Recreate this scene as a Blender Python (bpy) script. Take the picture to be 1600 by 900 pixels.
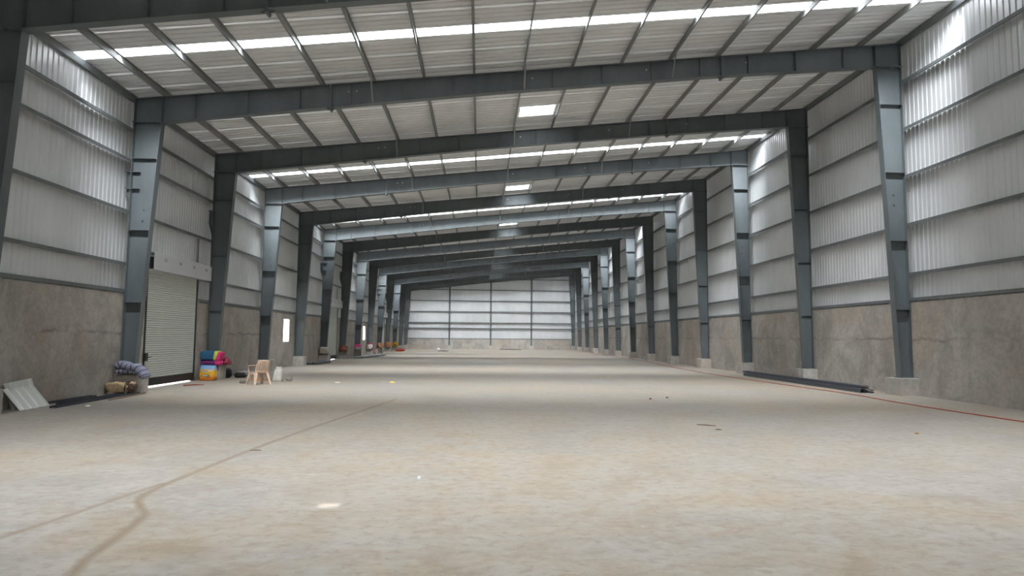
import bpy, math, random
from mathutils import Vector, Matrix, noise

# ------------------------------------------------------------------ scene, camera, light
for o in list(bpy.data.objects):
    bpy.data.objects.remove(o, do_unlink=True)
sc = bpy.context.scene
COL = sc.collection

cam_d = bpy.data.cameras.new('camera')
cam_d.sensor_fit = 'HORIZONTAL'
cam_d.sensor_width = 36.0
cam_d.lens = 1022.8 / 1600 * 36.0
cam_d.clip_start = 0.05
cam_d.clip_end = 400
cam = bpy.data.objects.new('camera', cam_d)
COL.objects.link(cam)
YAW, PITCH, ROLL = 0.0489, 0.0753, 0.0081
Rm = (Matrix.Rotation(-YAW, 4, 'Z') @ Matrix.Rotation(math.pi / 2 + PITCH, 4, 'X') @ Matrix.Rotation(ROLL, 4, 'Z'))
cam.matrix_world = Matrix.Translation((0, 0, 1.681)) @ Rm
sc.camera = cam

world = bpy.data.worlds.new('daylight_sky')
sc.world = world
world.use_nodes = True
bg = world.node_tree.nodes['Background']
bg.inputs['Color'].default_value = (0.93, 0.97, 1.0, 1)
bg.inputs['Strength'].default_value = 9.0

sun_d = bpy.data.lights.new('sun', 'SUN')
sun_d.energy = 5.0
sun_d.angle = math.radians(0.6)
sun_d.color = (1.0, 0.95, 0.86)
sun = bpy.data.objects.new('sun', sun_d)
COL.objects.link(sun)
SUN_DIR = Vector((-0.30, 0.42, -1.0)).normalized()      # direction the light travels
sun.rotation_euler = SUN_DIR.to_track_quat('-Z', 'Y').to_euler()

vs = sc.view_settings
vs.view_transform = 'Standard'
vs.look = 'None'
vs.gamma = 1.0
vs.use_curve_mapping = False
vs.exposure = 0.27
SKYLIGHT = 3.6            # glow of the translucent sheets themselves
DAYLIGHT = 82.0           # flux per square metre of sheet, scattered forward around the sun's direction
SPREAD = math.radians(76)
TILT = math.radians(30)
sc.cycles.use_denoising = True
sc.cycles.max_bounces = 10
sc.cycles.diffuse_bounces = 6
sc.cycles.glossy_bounces = 4
sc.cycles.sample_clamp_indirect = 8.0

# ------------------------------------------------------------------ dimensions (metres)
XL, XR = -10.42, 13.37              # outer flanges of the two column rows
BAY, Y1 = 6.0, 19.82
def FY(k): return Y1 + (k - 1) * BAY - (0.16 if k == 13 else 0.0)
ZL, ZR = 8.75, 11.20                # rafter top at the two walls
SLOPE = (ZR - ZL) / (XR - XL)
def ztop(x): return ZL + SLOPE * (x - XL)
YN, YF = -14.0, FY(13) + 0.36        # the two gable ends
CT = 2.88                           # top of the concrete dwarf wall
KN, KF = 0, 13
R = random.Random(7)

# ------------------------------------------------------------------ helpers
class MB:
    def __init__(s):
        s.v, s.f, s.m = [], [], []
    def add(s, vs_, fs, mi=0):
        n = len(s.v)
        s.v += [tuple(v) for v in vs_]
        s.f += [tuple(i + n for i in f) for f in fs]
        s.m += [mi] * len(fs)
        return s
    def box(s, x0, x1, y0, y1, z0, z1, mi=0):
        return s.add([(x0, y0, z0), (x1, y0, z0), (x1, y1, z0), (x0, y1, z0), (x0, y0, z1), (x1, y0, z1), (x1, y1, z1), (x0, y1, z1)],
                     [(0, 3, 2, 1), (4, 5, 6, 7), (0, 1, 5, 4), (1, 2, 6, 5), (2, 3, 7, 6), (3, 0, 4, 7)], mi)
    def hexa(s, p, mi=0):           # 8 corners, bottom four then top four
        return s.add(p, [(0, 3, 2, 1), (4, 5, 6, 7), (0, 1, 5, 4), (1, 2, 6, 5), (2, 3, 7, 6), (3, 0, 4, 7)], mi)
    def prism_y(s, prof, y0, y1, mi=0, caps=True):   # closed (x,z) outline swept along y
        n = len(prof)
        v = [(x, y0, z) for x, z in prof] + [(x, y1, z) for x, z in prof]
        f = [(i, (i + 1) % n, n + (i + 1) % n, n + i) for i in range(n)]
        if caps:
            f += [tuple(range(n - 1, -1, -1)), tuple(range(n, 2 * n))]
        return s.add(v, f, mi)
    def bar(s, a, b, w, h, mi=0):   # rectangular bar from a to b
        a, b = Vector(a), Vector(b)
        d = (b - a).normalized()
        up = Vector((0, 0, 1)) if abs(d.z) < 0.9 else Vector((0, 1, 0))
        sx = d.cross(up).normalized() * (w / 2)
        sz = sx.cross(d).normalized() * (h / 2)
        return s.hexa([a - sx - sz, a + sx - sz, b + sx - sz, b - sx - sz, a - sx + sz, a + sx + sz, b + sx + sz, b - sx + sz], mi)
    def rings(s, rings, mi=0, caps=True, mats=None):
        n = len(rings[0])
        base = len(s.v)
        for r in rings:
            s.v += [tuple(p) for p in r]
        for i in range(len(rings) - 1):
            for j in range(n):
                s.f.append((base + i * n + j, base + i * n + (j + 1) % n, base + (i + 1) * n + (j + 1) % n, base + (i + 1) * n + j))
                s.m.append(mats(i, j) if mats else mi)
        if caps:
            s.f.append(tuple(base + j for j in range(n - 1, -1, -1)))
            s.m.append(mats(0, 0) if mats else mi)
            e = base + (len(rings) - 1) * n
            s.f.append(tuple(e + j for j in range(n)))
            s.m.append(mats(len(rings) - 2, 0) if mats else mi)
        return s
    def tube(s, pts, rad, n=8, mi=0):
        rs = []
        pts = [Vector(p) for p in pts]
        for i, p in enumerate(pts):
            d = (pts[min(i + 1, len(pts) - 1)] - pts[max(i - 1, 0)]).normalized()
            up = Vector((0, 0, 1)) if abs(d.z) < 0.9 else Vector((0, 1, 0))
            a = d.cross(up).normalized()
            b = a.cross(d).normalized()
            r = rad[i] if isinstance(rad, (list, tuple)) else rad
            rs.append([p + a * (r * math.cos(t)) + b * (r * math.sin(t)) for t in [2 * math.pi * k / n for k in range(n)]])
        return s.rings(rs, mi)
    def mesh(s, name, mats, smooth=False):
        me = bpy.data.meshes.new(name)
        me.from_pydata(s.v, [], s.f)
        for m in (mats if isinstance(mats, (list, tuple)) else [mats]):
            me.materials.append(m)
        me.polygons.foreach_set('material_index', s.m)
        if smooth:
            me.polygons.foreach_set('use_smooth', [True] * len(me.polygons))
        me.update()
        return me

def link(name, me, parent=None, loc=(0, 0, 0), rot=(0, 0, 0), scale=(1, 1, 1)):
    o = bpy.data.objects.new(name, me)
    COL.objects.link(o)
    o.parent = parent
    o.location = loc
    o.rotation_euler = rot
    o.scale = scale
    return o
def tag(o, label=None, cat=None, group=None, kind=None):
    if label: o['label'] = label
    if cat: o['category'] = cat
    if group: o['group'] = group
    if kind: o['kind'] = kind
    return o
def thing(name, label, cat, loc=(0, 0, 0), rz=0, group=None):
    return tag(link(name, None, None, loc, (0, 0, rz)), label, cat, group)
def structure(name, label, me=None):
    return tag(link(name, me), label, kind='structure')
def copy_tree(src, loc=None, parent=None):
    c = src.copy()
    COL.objects.link(c)
    c.parent = parent
    if loc is not None:
        c.location = loc
    for ch in src.children:
        copy_tree(ch, None, c)
    return c
ORD = ['nearest', 'second', 'third', 'fourth', 'fifth', 'sixth', 'seventh', 'eighth', 'ninth', 'tenth', 'eleventh', 'twelfth', 'thirteenth', 'fourteenth', 'fifteenth', 'sixteenth', 'seventeenth']

# ------------------------------------------------------------------ materials
def new_mat(name):
    m = bpy.data.materials.new(name)
    m.use_nodes = True
    nt = m.node_tree
    return m, nt, nt.nodes['Principled BSDF']
def nd(nt, kind, **kw):
    n = nt.nodes.new(kind)
    for k, v in kw.items():
        setattr(n, k, v)
    return n
def noise_tex(nt, vec, scale, detail=4, rough=0.6, dist=0.0):
    n = nd(nt, 'ShaderNodeTexNoise')
    n.inputs['Scale'].default_value = scale
    n.inputs['Detail'].default_value = detail
    n.inputs['Roughness'].default_value = rough
    n.inputs['Distortion'].default_value = dist
    nt.links.new(vec, n.inputs['Vector'])
    return n.outputs['Fac']
def ramp(nt, fac, stops):
    n = nd(nt, 'ShaderNodeValToRGB')
    e = n.color_ramp.elements
    while len(e) < len(stops):
        e.new(0.5)
    for el, (p, c) in zip(e, stops):
        el.position = p
        el.color = (c[0], c[1], c[2], 1) if isinstance(c, (tuple, list)) else (c, c, c, 1)
    nt.links.new(fac, n.inputs['Fac'])
    return n.outputs['Color']
def mix(nt, fac, a, b, mode='MIX'):
    n = nd(nt, 'ShaderNodeMix', data_type='RGBA', blend_type=mode)
    for sock, v in ((n.inputs[0], fac), (n.inputs[6], a), (n.inputs[7], b)):
        if isinstance(v, (int, float)):
            sock.default_value = v
        elif isinstance(v, (tuple, list)):
            sock.default_value = (v[0], v[1], v[2], 1)
        else:
            nt.links.new(v, sock)
    return n.outputs[2]
def math_n(nt, op, a, b=None, c=None):
    n = nd(nt, 'ShaderNodeMath', operation=op)
    for i, v in enumerate((a, b, c)):
        if v is None: continue
        if isinstance(v, (int, float)):
            n.inputs[i].default_value = v
        else:
            nt.links.new(v, n.inputs[i])
    return n.outputs[0]
def world_pos(nt, scale=(1, 1, 1)):
    g = nd(nt, 'ShaderNodeNewGeometry')
    mp = nd(nt, 'ShaderNodeMapping')
    mp.inputs['Scale'].default_value = scale
    nt.links.new(g.outputs['Position'], mp.inputs['Vector'])
    return mp.outputs['Vector']
def bump(nt, b, h, strength, dist=0.01):
    n = nd(nt, 'ShaderNodeBump')
    n.inputs['Strength'].default_value = strength
    n.inputs['Distance'].default_value = dist
    nt.links.new(h, n.inputs['Height'])
    nt.links.new(n.outputs['Normal'], b.inputs['Normal'])
def simple(name, col, rough=0.6, metal=0.0, var=0.12, scale=6.0):
    m, nt, b = new_mat(name)
    p = world_pos(nt)
    f = noise_tex(nt, p, scale, 4)
    lo = tuple(c * (1 - var) for c in col)
    hi = tuple(min(1, c * (1 + var)) for c in col)
    nt.links.new(ramp(nt, f, [(0.3, lo), (0.7, hi)]), b.inputs['Base Color'])
    b.inputs['Roughness'].default_value = rough
    b.inputs['Metallic'].default_value = metal
    return m

def floor_material():
    m, nt, b = new_mat('dusty_concrete_floor')
    p = world_pos(nt)
    big = noise_tex(nt, p, 0.13, 5, 0.6, 0.8)
    big2 = noise_tex(nt, world_pos(nt, (0.6, 1.0, 1)), 0.42, 6, 0.65, 1.2)
    mid = noise_tex(nt, world_pos(nt, (0.85, 1.0, 1)), 1.7, 8, 0.70, 0.5)
    fine = noise_tex(nt, world_pos(nt, (0.85, 1.1, 1)), 8.0, 8, 0.70, 0.4)
    col = ramp(nt, big, [(0.38, (0.307, 0.288, 0.265)), (0.50, (0.355, 0.305, 0.243)), (0.62, (0.382, 0.312, 0.230))])
    col = mix(nt, ramp(nt, big2, [(0.48, 0.0), (0.60, 0.75)]), col, (0.307, 0.291, 0.272))
    col = mix(nt, ramp(nt, mid, [(0.47, 0.0), (0.58, 0.75)]), col, (0.382, 0.357, 0.323))
    col = mix(nt, ramp(nt, mid, [(0.34, 0.5), (0.46, 0.0)]), col, (0.266, 0.202, 0.138))
    col = mix(nt, ramp(nt, fine, [(0.50, 0.0), (0.64, 0.55)]), col, (0.244, 0.191, 0.138))
    col = mix(nt, ramp(nt, fine, [(0.32, 0.55), (0.44, 0.0)]), col, (0.435, 0.409, 0.371))
    # dirt trails left by a dragged hose and by run-off water: x as a function of y
    sep = nd(nt, 'ShaderNodeSeparateXYZ')
    nt.links.new(p, sep.inputs[0])
    x, y = sep.outputs[0], sep.outputs[1]
    def trail(pts, width, strength, col, tint):
        y0, y1 = pts[0][1], pts[-1][1]
        xs = [q[0] for q in pts]
        x0, x1 = min(xs) - 0.05, max(xs) + 0.05
        fy = math_n(nt, 'DIVIDE', math_n(nt, 'SUBTRACT', y, y0), y1 - y0)
        fc = nd(nt, 'ShaderNodeFloatCurve')
        cv = fc.mapping.curves[0]
        for i, (px, py) in enumerate(pts):
            u, w = (py - y0) / (y1 - y0), (px - x0) / (x1 - x0)
            if i == 0: cv.points[0].location = (u, w)
            elif i == len(pts) - 1: cv.points[-1].location = (u, w)
            else: cv.points.new(u, w)
        fc.mapping.update()
        nt.links.new(fy, fc.inputs['Value'])
        cx = math_n(nt, 'ADD', math_n(nt, 'MULTIPLY', fc.outputs[0], x1 - x0), x0)
        wob = math_n(nt, 'MULTIPLY', math_n(nt, 'SUBTRACT', fine, 0.5), 0.08)
        d = math_n(nt, 'ABSOLUTE', math_n(nt, 'ADD', math_n(nt, 'SUBTRACT', x, cx), wob))
        k = math_n(nt, 'MAXIMUM', math_n(nt, 'SUBTRACT', 1.0, math_n(nt, 'DIVIDE', d, width)), 0.0)
        inside = math_n(nt, 'MULTIPLY', math_n(nt, 'GREATER_THAN', fy, 0.0), math_n(nt, 'LESS_THAN', fy, 1.0))
        k = math_n(nt, 'MULTIPLY', math_n(nt, 'POWER', k, 0.7), inside)
        return mix(nt, math_n(nt, 'MULTIPLY', k, strength), col, tint)
    col = trail([(-2.75, 4.3), (-2.84, 4.9), (-2.93, 5.24), (-2.98, 5.69), (-3.06, 6.2), (-3.1, 6.39), (-3.32, 6.76), (-3.51, 7.36), (-3.47, 8.28), (-3.32, 10.13), (-2.99, 12.71), (-2.53, 15.77), (-2.2, 18.0)],
                0.07, 0.95, col, (0.235, 0.18, 0.125))
    col = trail([(-4.05, 5.2), (-3.93, 5.74), (-3.8, 6.36), (-3.7, 7.02), (-3.55, 7.8)], 0.06, 0.85, col, (0.245, 0.195, 0.145))
    col = trail([(-1.95, 4.6), (-2.05, 6.5), (-2.3, 8.5), (-2.25, 11.0), (-2.15, 16.0)], 0.06, 0.30, col, (0.36, 0.315, 0.26))
    nt.links.new(col, b.inputs['Base Color'])
    nt.links.new(ramp(nt, mid, [(0.3, 0.46), (0.7, 0.66)]), b.inputs['Roughness'])
    bump(nt, b, fine, 0.10, 0.01)
    return m

def concrete_material(name, tint=(0.41, 0.385, 0.355), joint=None):
    m, nt, b = new_mat(name)
    p = world_pos(nt)
    big = noise_tex(nt, world_pos(nt, (1, 1, 0.8)), 0.7, 7, 0.68, 0.8)
    streak = noise_tex(nt, world_pos(nt, (1, 1, 0.22)), 1.4, 6, 0.7, 0.3)
    fine = noise_tex(nt, p, 7.0, 8, 0.72, 0.5)
    lo = tuple(c * 0.70 for c in tint)
    hi = (tint[0] * 1.18, tint[1] * 1.20, tint[2] * 1.22)
    col = ramp(nt, big, [(0.38, lo), (0.52, tint), (0.64, hi)])
    patch = noise_tex(nt, world_pos(nt, (1, 1, 1.3)), 0.38, 5, 0.6, 0.6)
    col = mix(nt, ramp(nt, patch, [(0.48, 0.0), (0.60, 0.6)]), col, (tint[0] * 1.0, tint[1] * 0.88, tint[2] * 0.76))
    col = mix(nt, ramp(nt, streak, [(0.46, 0.0), (0.66, 0.5)]), col, tuple(c * 0.74 for c in tint))
    col = mix(nt, ramp(nt, fine, [(0.38, 0.45), (0.50, 0.0)]), col, tuple(c * 0.66 for c in tint))
    col = mix(nt, ramp(nt, fine, [(0.54, 0.0), (0.68, 0.4)]), col, tuple(c * 1.35 for c in tint))
    if joint:                        # the pour joint, a ragged cold-joint line in the casting
        sep = nd(nt, 'ShaderNodeSeparateXYZ')
        nt.links.new(p, sep.inputs[0])
        w = noise_tex(nt, world_pos(nt, (1, 1, 0.01)), 0.9, 7, 0.72)
        brk = noise_tex(nt, world_pos(nt, (1, 1, 0.01)), 0.8, 3, 0.6)
        zz = math_n(nt, 'ADD', sep.outputs[2], math_n(nt, 'MULTIPLY', math_n(nt, 'SUBTRACT', w, 0.5), 0.55))
        d = math_n(nt, 'ABSOLUTE', math_n(nt, 'SUBTRACT', zz, joint))
        k = math_n(nt, 'MAXIMUM', math_n(nt, 'SUBTRACT', 1.0, math_n(nt, 'DIVIDE', d, 0.06)), 0.0)
        col = mix(nt, math_n(nt, 'MULTIPLY', k, ramp(nt, brk, [(0.38, 0.0), (0.58, 0.9)])), col, tuple(c * 0.45 for c in tint))
    nt.links.new(col, b.inputs['Base Color'])
    b.inputs['Roughness'].default_value = 0.85
    bump(nt, b, fine, 0.35, 0.02)
    return m

def steel_material(name, col, rough=0.45, metal=0.25):
    m, nt, b = new_mat(name)
    big = noise_tex(nt, world_pos(nt, (1, 1, 0.45)), 1.3, 6, 0.65)
    fine = noise_tex(nt, world_pos(nt), 14.0, 5, 0.7)
    c = ramp(nt, big, [(0.32, tuple(v * 0.84 for v in col)), (0.66, tuple(v * 1.14 for v in col))])
    c = mix(nt, ramp(nt, fine, [(0.58, 0.0), (0.72, 0.3)]), c, (col[0] * 1.25, col[1] * 1.2, col[2] * 1.12))
    nt.links.new(c, b.inputs['Base Color'])
    b.inputs['Roughness'].default_value = rough
    b.inputs['Metallic'].default_value = metal
    return m

def sheet_material(name, col, rough, metal):
    m, nt, b = new_mat(name)
    n1 = noise_tex(nt, world_pos(nt, (0.6, 0.6, 0.25)), 0.9, 4, 0.6)
    nt.links.new(ramp(nt, n1, [(0.3, tuple(v * 0.92 for v in col)), (0.7, tuple(min(1, v * 1.06) for v in col))]), b.inputs['Base Color'])
    nt.links.new(ramp(nt, n1, [(0.3, rough * 0.85), (0.7, rough * 1.15)]), b.inputs['Roughness'])
    b.inputs['Metallic'].default_value = metal
    return m

def glow_material(name, col, strength):
    m, nt, b = new_mat(name)
    b.inputs['Base Color'].default_value = (0.8, 0.82, 0.84, 1)
    b.inputs['Roughness'].default_value = 0.6
    b.inputs['Emission Color'].default_value = (*col, 1)
    b.inputs['Emission Strength'].default_value = strength
    return m

M_FLOOR = floor_material()
M_CONC = concrete_material('cast_concrete', joint=1.72)
M_PED = concrete_material('pedestal_concrete', (0.46, 0.435, 0.40))
M_STEEL = steel_material('grey_primer_steel', (0.118, 0.138, 0.146), 0.5, 0.0)
M_PURLIN = steel_material('galvanised_purlin', (0.25, 0.26, 0.255), 0.5, 0.3)
M_GIRT = steel_material('grey_girt_steel', (0.15, 0.165, 0.17), 0.5, 0.1)
M_WALL = sheet_material('silver_wall_sheet', (0.82, 0.835, 0.85), 0.36, 0.28)
M_ROOF = sheet_material('pale_roof_sheet', (0.86, 0.868, 0.87), 0.5, 0.0)
M_SKY = glow_material('translucent_skylight_sheet', (0.93, 0.97, 1.0), SKYLIGHT)
M_PANE = glow_material('daylit_window_pane', (1.0, 0.99, 0.96), 5.0)
M_BLACK = simple('black_paint', (0.018, 0.018, 0.02), 0.5)
M_SHUT = sheet_material('grey_green_shutter', (0.56, 0.59, 0.55), 0.5, 0.1)
M_HOOD = sheet_material('pale_hood_sheet', (0.56, 0.57, 0.59), 0.45, 0.2)
M_CHAN = simple('dark_blue_steel', (0.075, 0.085, 0.105), 0.38, 0.3)
M_HOLE_DOT = simple('bright_hole_dot', (0.75, 0.77, 0.8), 0.3, 0.8)

# ------------------------------------------------------------------ floor
floor = structure('floor', 'dusty beige concrete warehouse floor with dirt trails', MB().box(-11.6, 14.4, YN - 0.3, YF + 0.3, -0.25, 0).mesh('floor', M_FLOOR))

# ------------------------------------------------------------------ cladding sheets
def rib_profile(width, pitch, top, base, depth, lap=0.0):
    pts = [(0.0, 0.0)]
    n = int(round(width / pitch))
    for i in range(n):
        c = (i + 0.5) * pitch
        pts += [(c - base / 2, 0.0), (c - top / 2, depth), (c + top / 2, depth), (c + base / 2, 0.0)]
    pts.append((width + lap, 0.0))
    return pts

ROOF_PROF = rib_profile(1.0, 0.25, 0.032, 0.058, 0.040, 0.006)
WALL_PROF = rib_profile(1.0, 0.20, 0.03, 0.09, 0.020, 0.006)
_sheet_cache = {}
def roof_sheet_mesh(xa, xb, mat):
    key = ('roof', round(xa, 2), round(xb, 2), mat.name)
    if key not in _sheet_cache:
        mb = MB()
        n = len(ROOF_PROF)
        v = [(xa, t, ztop(xa) + 0.205 + d) for t, d in ROOF_PROF] + [(xb, t, ztop(xb) + 0.205 + d) for t, d in ROOF_PROF]
        mb.add(v, [(i, i + 1, n + i + 1, n + i) for i in range(n - 1)])
        _sheet_cache[key] = mb.mesh('roof_sheet', mat)
    return _sheet_cache[key]

ceiling = structure('ceiling', 'single slope ribbed metal roof with white daylight strips')
STRIPS = [-8.6, 4.2, 17.18, 30.12, 42.75, 54.0, 66.0, 78.0, 87.2]
PATCHES = [-2.2, 10.9, 24.14, 36.95, 48.95, 60.4, 72.4, 84.4]
RX0, RX1 = XL - 0.42, XR + 0.42
SUN_Y = None
edges = []
for s in STRIPS: edges.append((s - 0.23, s + 0.23, 'strip'))
for s in PATCHES: edges.append((s - 0.52, s + 0.52, 'patch'))
edges.sort()
# a missing screw strip: the sun spot on the floor comes through a small gap in the roof
spot = Vector((-1.47, 6.72, 0.0))
t_hole = (ztop(1.2) + 0.21) / -SUN_DIR.z
hole = spot - SUN_DIR * t_hole
cur = YN - 0.3
def plain_run(a, b):
    n = max(1, round(b - a))
    w = (b - a) / n
    for i in range(n):
        y0 = a + i * w
        if y0 <= hole.y < y0 + w:
            link('roof_sheet', roof_sheet_mesh(RX0, hole.x - 0.09, M_ROOF), ceiling, (0, y0, 0), scale=(1, w, 1))
            link('roof_sheet', roof_sheet_mesh(hole.x + 0.09, RX1, M_ROOF), ceiling, (0, y0, 0), scale=(1, w, 1))
            # closing strips leave only a hand-wide slot
            for ya, yb in ((y0, hole.y - 0.07), (hole.y + 0.07, y0 + w)):
                if yb - ya > 0.02:
                    link('roof_sheet', roof_sheet_mesh(hole.x - 0.1, hole.x + 0.1, M_ROOF), ceiling, (0, ya, 0.004), scale=(1, yb - ya, 1))
        else:
            link('roof_sheet', roof_sheet_mesh(RX0, RX1, M_ROOF), ceiling, (0, y0, 0), scale=(1, w, 1))
for a, b, k in edges:
    plain_run(cur, a)
    if k == 'strip':
        tag(link('skylight_sheet', roof_sheet_mesh(RX0 + 0.2, RX1 - 0.2, M_SKY), ceiling, (0, a, 0), scale=(1, b - a, 1)), 'glowing white translucent skylight strip')
    else:
        link('roof_sheet', roof_sheet_mesh(RX0, 1.42, M_ROOF), ceiling, (0, a, 0), scale=(1, b - a, 1))
        tag(link('skylight_sheet', roof_sheet_mesh(1.42, 2.72, M_SKY), ceiling, (0, a, 0), scale=(1, b - a, 1)), 'small glowing white skylight patch')
        link('roof_sheet', roof_sheet_mesh(2.72, RX1, M_ROOF), ceiling, (0, a, 0), scale=(1, b - a, 1))
    cur = b
plain_run(cur, YF + 0.35)
# daylight that comes down through each translucent sheet (clear sheets throw the high sky light mostly downwards)
def daylight(xa, xb, y, w, k=1.0):
    xm = (xa + xb) / 2
    ld = bpy.data.lights.new('skylight_daylight', 'AREA')
    ld.shape = 'RECTANGLE'
    ld.size, ld.size_y = (xb - xa) * math.hypot(1, SLOPE), w
    ld.energy = DAYLIGHT * ld.size * w * k
    ld.size_y = w * 0.5
    ld.spread = SPREAD
    ld.color = (0.93, 0.97, 1.0)
    lo = bpy.data.objects.new('skylight_daylight', ld)
    COL.objects.link(lo)
    lo.location = (xm, y, ztop(xm) + 0.195 - w * 0.27 * math.sin(TILT))
    lo.rotation_euler = (TILT, -math.atan(SLOPE), 0)
for s in STRIPS: daylight(RX0 + 0.5, RX1 - 0.5, s, 0.44, 0.4 if s == 42.75 else 0.55 if s > 86 else 1.0)
for s in PATCHES: daylight(1.46, 2.68, s, 0.98, 0.12)

# ------------------------------------------------------------------ side walls
DOOR_BAYS = [1, 5, 9]
DOORS = [(FY(k) + 1.18, FY(k) + 4.90) for k in DOOR_BAYS]
WIN_BAYS = [3, 7]
WINDOWS = [(FY(k) + 3.74, FY(k) + 4.86) for k in WIN_BAYS]
WZ0, WZ1 = 1.32, 2.60
DOOR_H = 3.72

def wall_sheet_mesh(side, z0, z1):
    key = ('wall', side, round(z0, 2), round(z1, 2))
    if key not in _sheet_cache:
        mb = MB()
        sg = -1 if side == 'L' else 1
        n = len(WALL_PROF)
        v = [(sg * d, t, z0) for t, d in WALL_PROF] + [(sg * d, t, z1) for t, d in WALL_PROF]
        mb.add(v, [(i, i + 1, n + i + 1, n + i) for i in range(n - 1)])
        _sheet_cache[key] = mb.mesh('cladding_sheet', M_WALL)
    return _sheet_cache[key]

wall_left = structure('wall_left', 'left wall of silver ribbed sheeting above a stained concrete dwarf wall')
wall_right = structure('wall_right', 'right wall of silver ribbed sheeting above a stained concrete dwarf wall')
SX_L, SX_R = XL - 0.21, XR + 0.21
def side_sheets(parent, side, sx, ztopv):
    brk = [YN - 0.1]
    if side == 'L':
        for a, b in DOORS: brk += [a, b]
    brk.append(YF + 0.05)
    for i in range(len(brk) - 1):
        a, b = brk[i], brk[i + 1]
        n = max(1, round(b - a))
        w = (b - a) / n
        over = side == 'L' and i % 2 == 1
        for j in range(n):
            link('cladding_sheet', wall_sheet_mesh(side, DOOR_H if over else 2.76, ztopv), parent, (sx, a + j * w, 0), scale=(1, w, 1))
side_sheets(wall_left, 'L', SX_L, ztop(SX_L) + 0.235)
side_sheets(wall_right, 'R', SX_R, ztop(SX_R) + 0.235)

def conc_panel(parent, x0, x1, y0, y1, z0=0.0, z1=CT):
    link('concrete_panel', MB().box(x0, x1, y0, y1, z0, z1).mesh('concrete_panel', M_CONC), parent)
CLX0, CLX1 = XL - 0.20, XL - 0.03
CRX0, CRX1 = XR + 0.03, XR + 0.20
def left_runs():
    cuts = sorted([(a, b, 'd') for a, b in DOORS] + [(a, b, 'w') for a, b in WINDOWS])
    cur = YN
    for k in range(-4, 14):
        pass
    bays = [YN] + [FY(k) for k in range(-3, 14)] + [YF + 0.02]
    for a, b in zip(bays[:-1], bays[1:]):
        c = [q for q in cuts if a < q[0] < b]
        if not c:
            conc_panel(wall_left, CLX0, CLX1, a, b - 0.004)
        else:
            p, q, kind = c[0]
            conc_panel(wall_left, CLX0, CLX1, a, p)
            conc_panel(wall_left, CLX0, CLX1, q, b - 0.004)
            if kind == 'w':
                conc_panel(wall_left, CLX0, CLX1, p, q, 0, WZ0)
                conc_panel(wall_left, CLX0, CLX1, p, q, WZ1, CT)
left_runs()
for a, b in zip([YN] + [FY(k) for k in range(-3, 14)], [FY(k) for k in range(-3, 14)] + [YF + 0.02]):
    conc_panel(wall_right, CRX0, CRX1, a, b - 0.004)

# windows in the dwarf wall
for i, (a, b) in enumerate(WINDOWS):
    w = structure('window_%d' % (i + 1), ('%s bright narrow window opening in the left concrete wall' % ORD[i]))
    w.location = (CLX1, (a + b) / 2, (WZ0 + WZ1) / 2)
    hw, hh = (b - a) / 2, (WZ1 - WZ0) / 2
    fr = MB()
    for s in (-1, 1):
        fr.box(-0.07, -0.01, s * hw - 0.02 * (s > 0) * 2, s * hw + 0.04 * (s < 0), -hh, hh)
        fr.box(-0.07, -0.01, -hw + 0.04, hw - 0.04, s * hh - 0.04 * (s > 0), s * hh + 0.04 * (s < 0))
    link('window_frame', fr.mesh('window_frame', simple('window_frame_paint', (0.5, 0.47, 0.42))), w)
    for j in (0, 1):
        y0 = -hw + 0.04 + j * (hw - 0.04)
        link('pane', MB().box(-0.045, -0.035, y0 + 0.004, y0 + hw - 0.044, -hh + 0.04, hh - 0.04).mesh('pane', M_PANE), w)

# ------------------------------------------------------------------ gable ends
def gable(name, label, y, facing, conc_h):
    w = structure(name, label)
    n = 24
    x0, x1 = XL - 0.20, XR + 0.20
    wd = (x1 - x0) / n
    for i in range(n):
        xa = x0 + i * wd
        prof = [(xa + t * wd, d) for t, d in WALL_PROF]
        m = len(prof)
        mb = MB()
        mb.add([(x, y + facing * d, conc_h - 0.12) for x, d in prof] + [(x, y + facing * d, ztop(x) + 0.22) for x, d in prof],
               [(i_, i_ + 1, m + i_ + 1, m + i_) for i_ in range(m - 1)])
        link('cladding_sheet', mb.mesh('cladding_sheet', M_WALL), w)
    xs = [XL - 0.03, -4.2, 1.55, 7.25, XR + 0.03]
    for a, b in zip(xs[:-1], xs[1:]):
        ya, yb = sorted((y - facing * 0.18, y - facing * 0.004))
        link('concrete_panel', MB().box(a, b - 0.004, ya, yb, 0, conc_h).mesh('concrete_panel', M_CONC), w)
    return w
gable('wall_back', 'far gable wall of pale ribbed sheeting over a low concrete wall', YF, 1, 1.40)
gable('wall_front', 'gable wall behind the camera of ribbed sheeting', YN, -1, 1.40)

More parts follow.
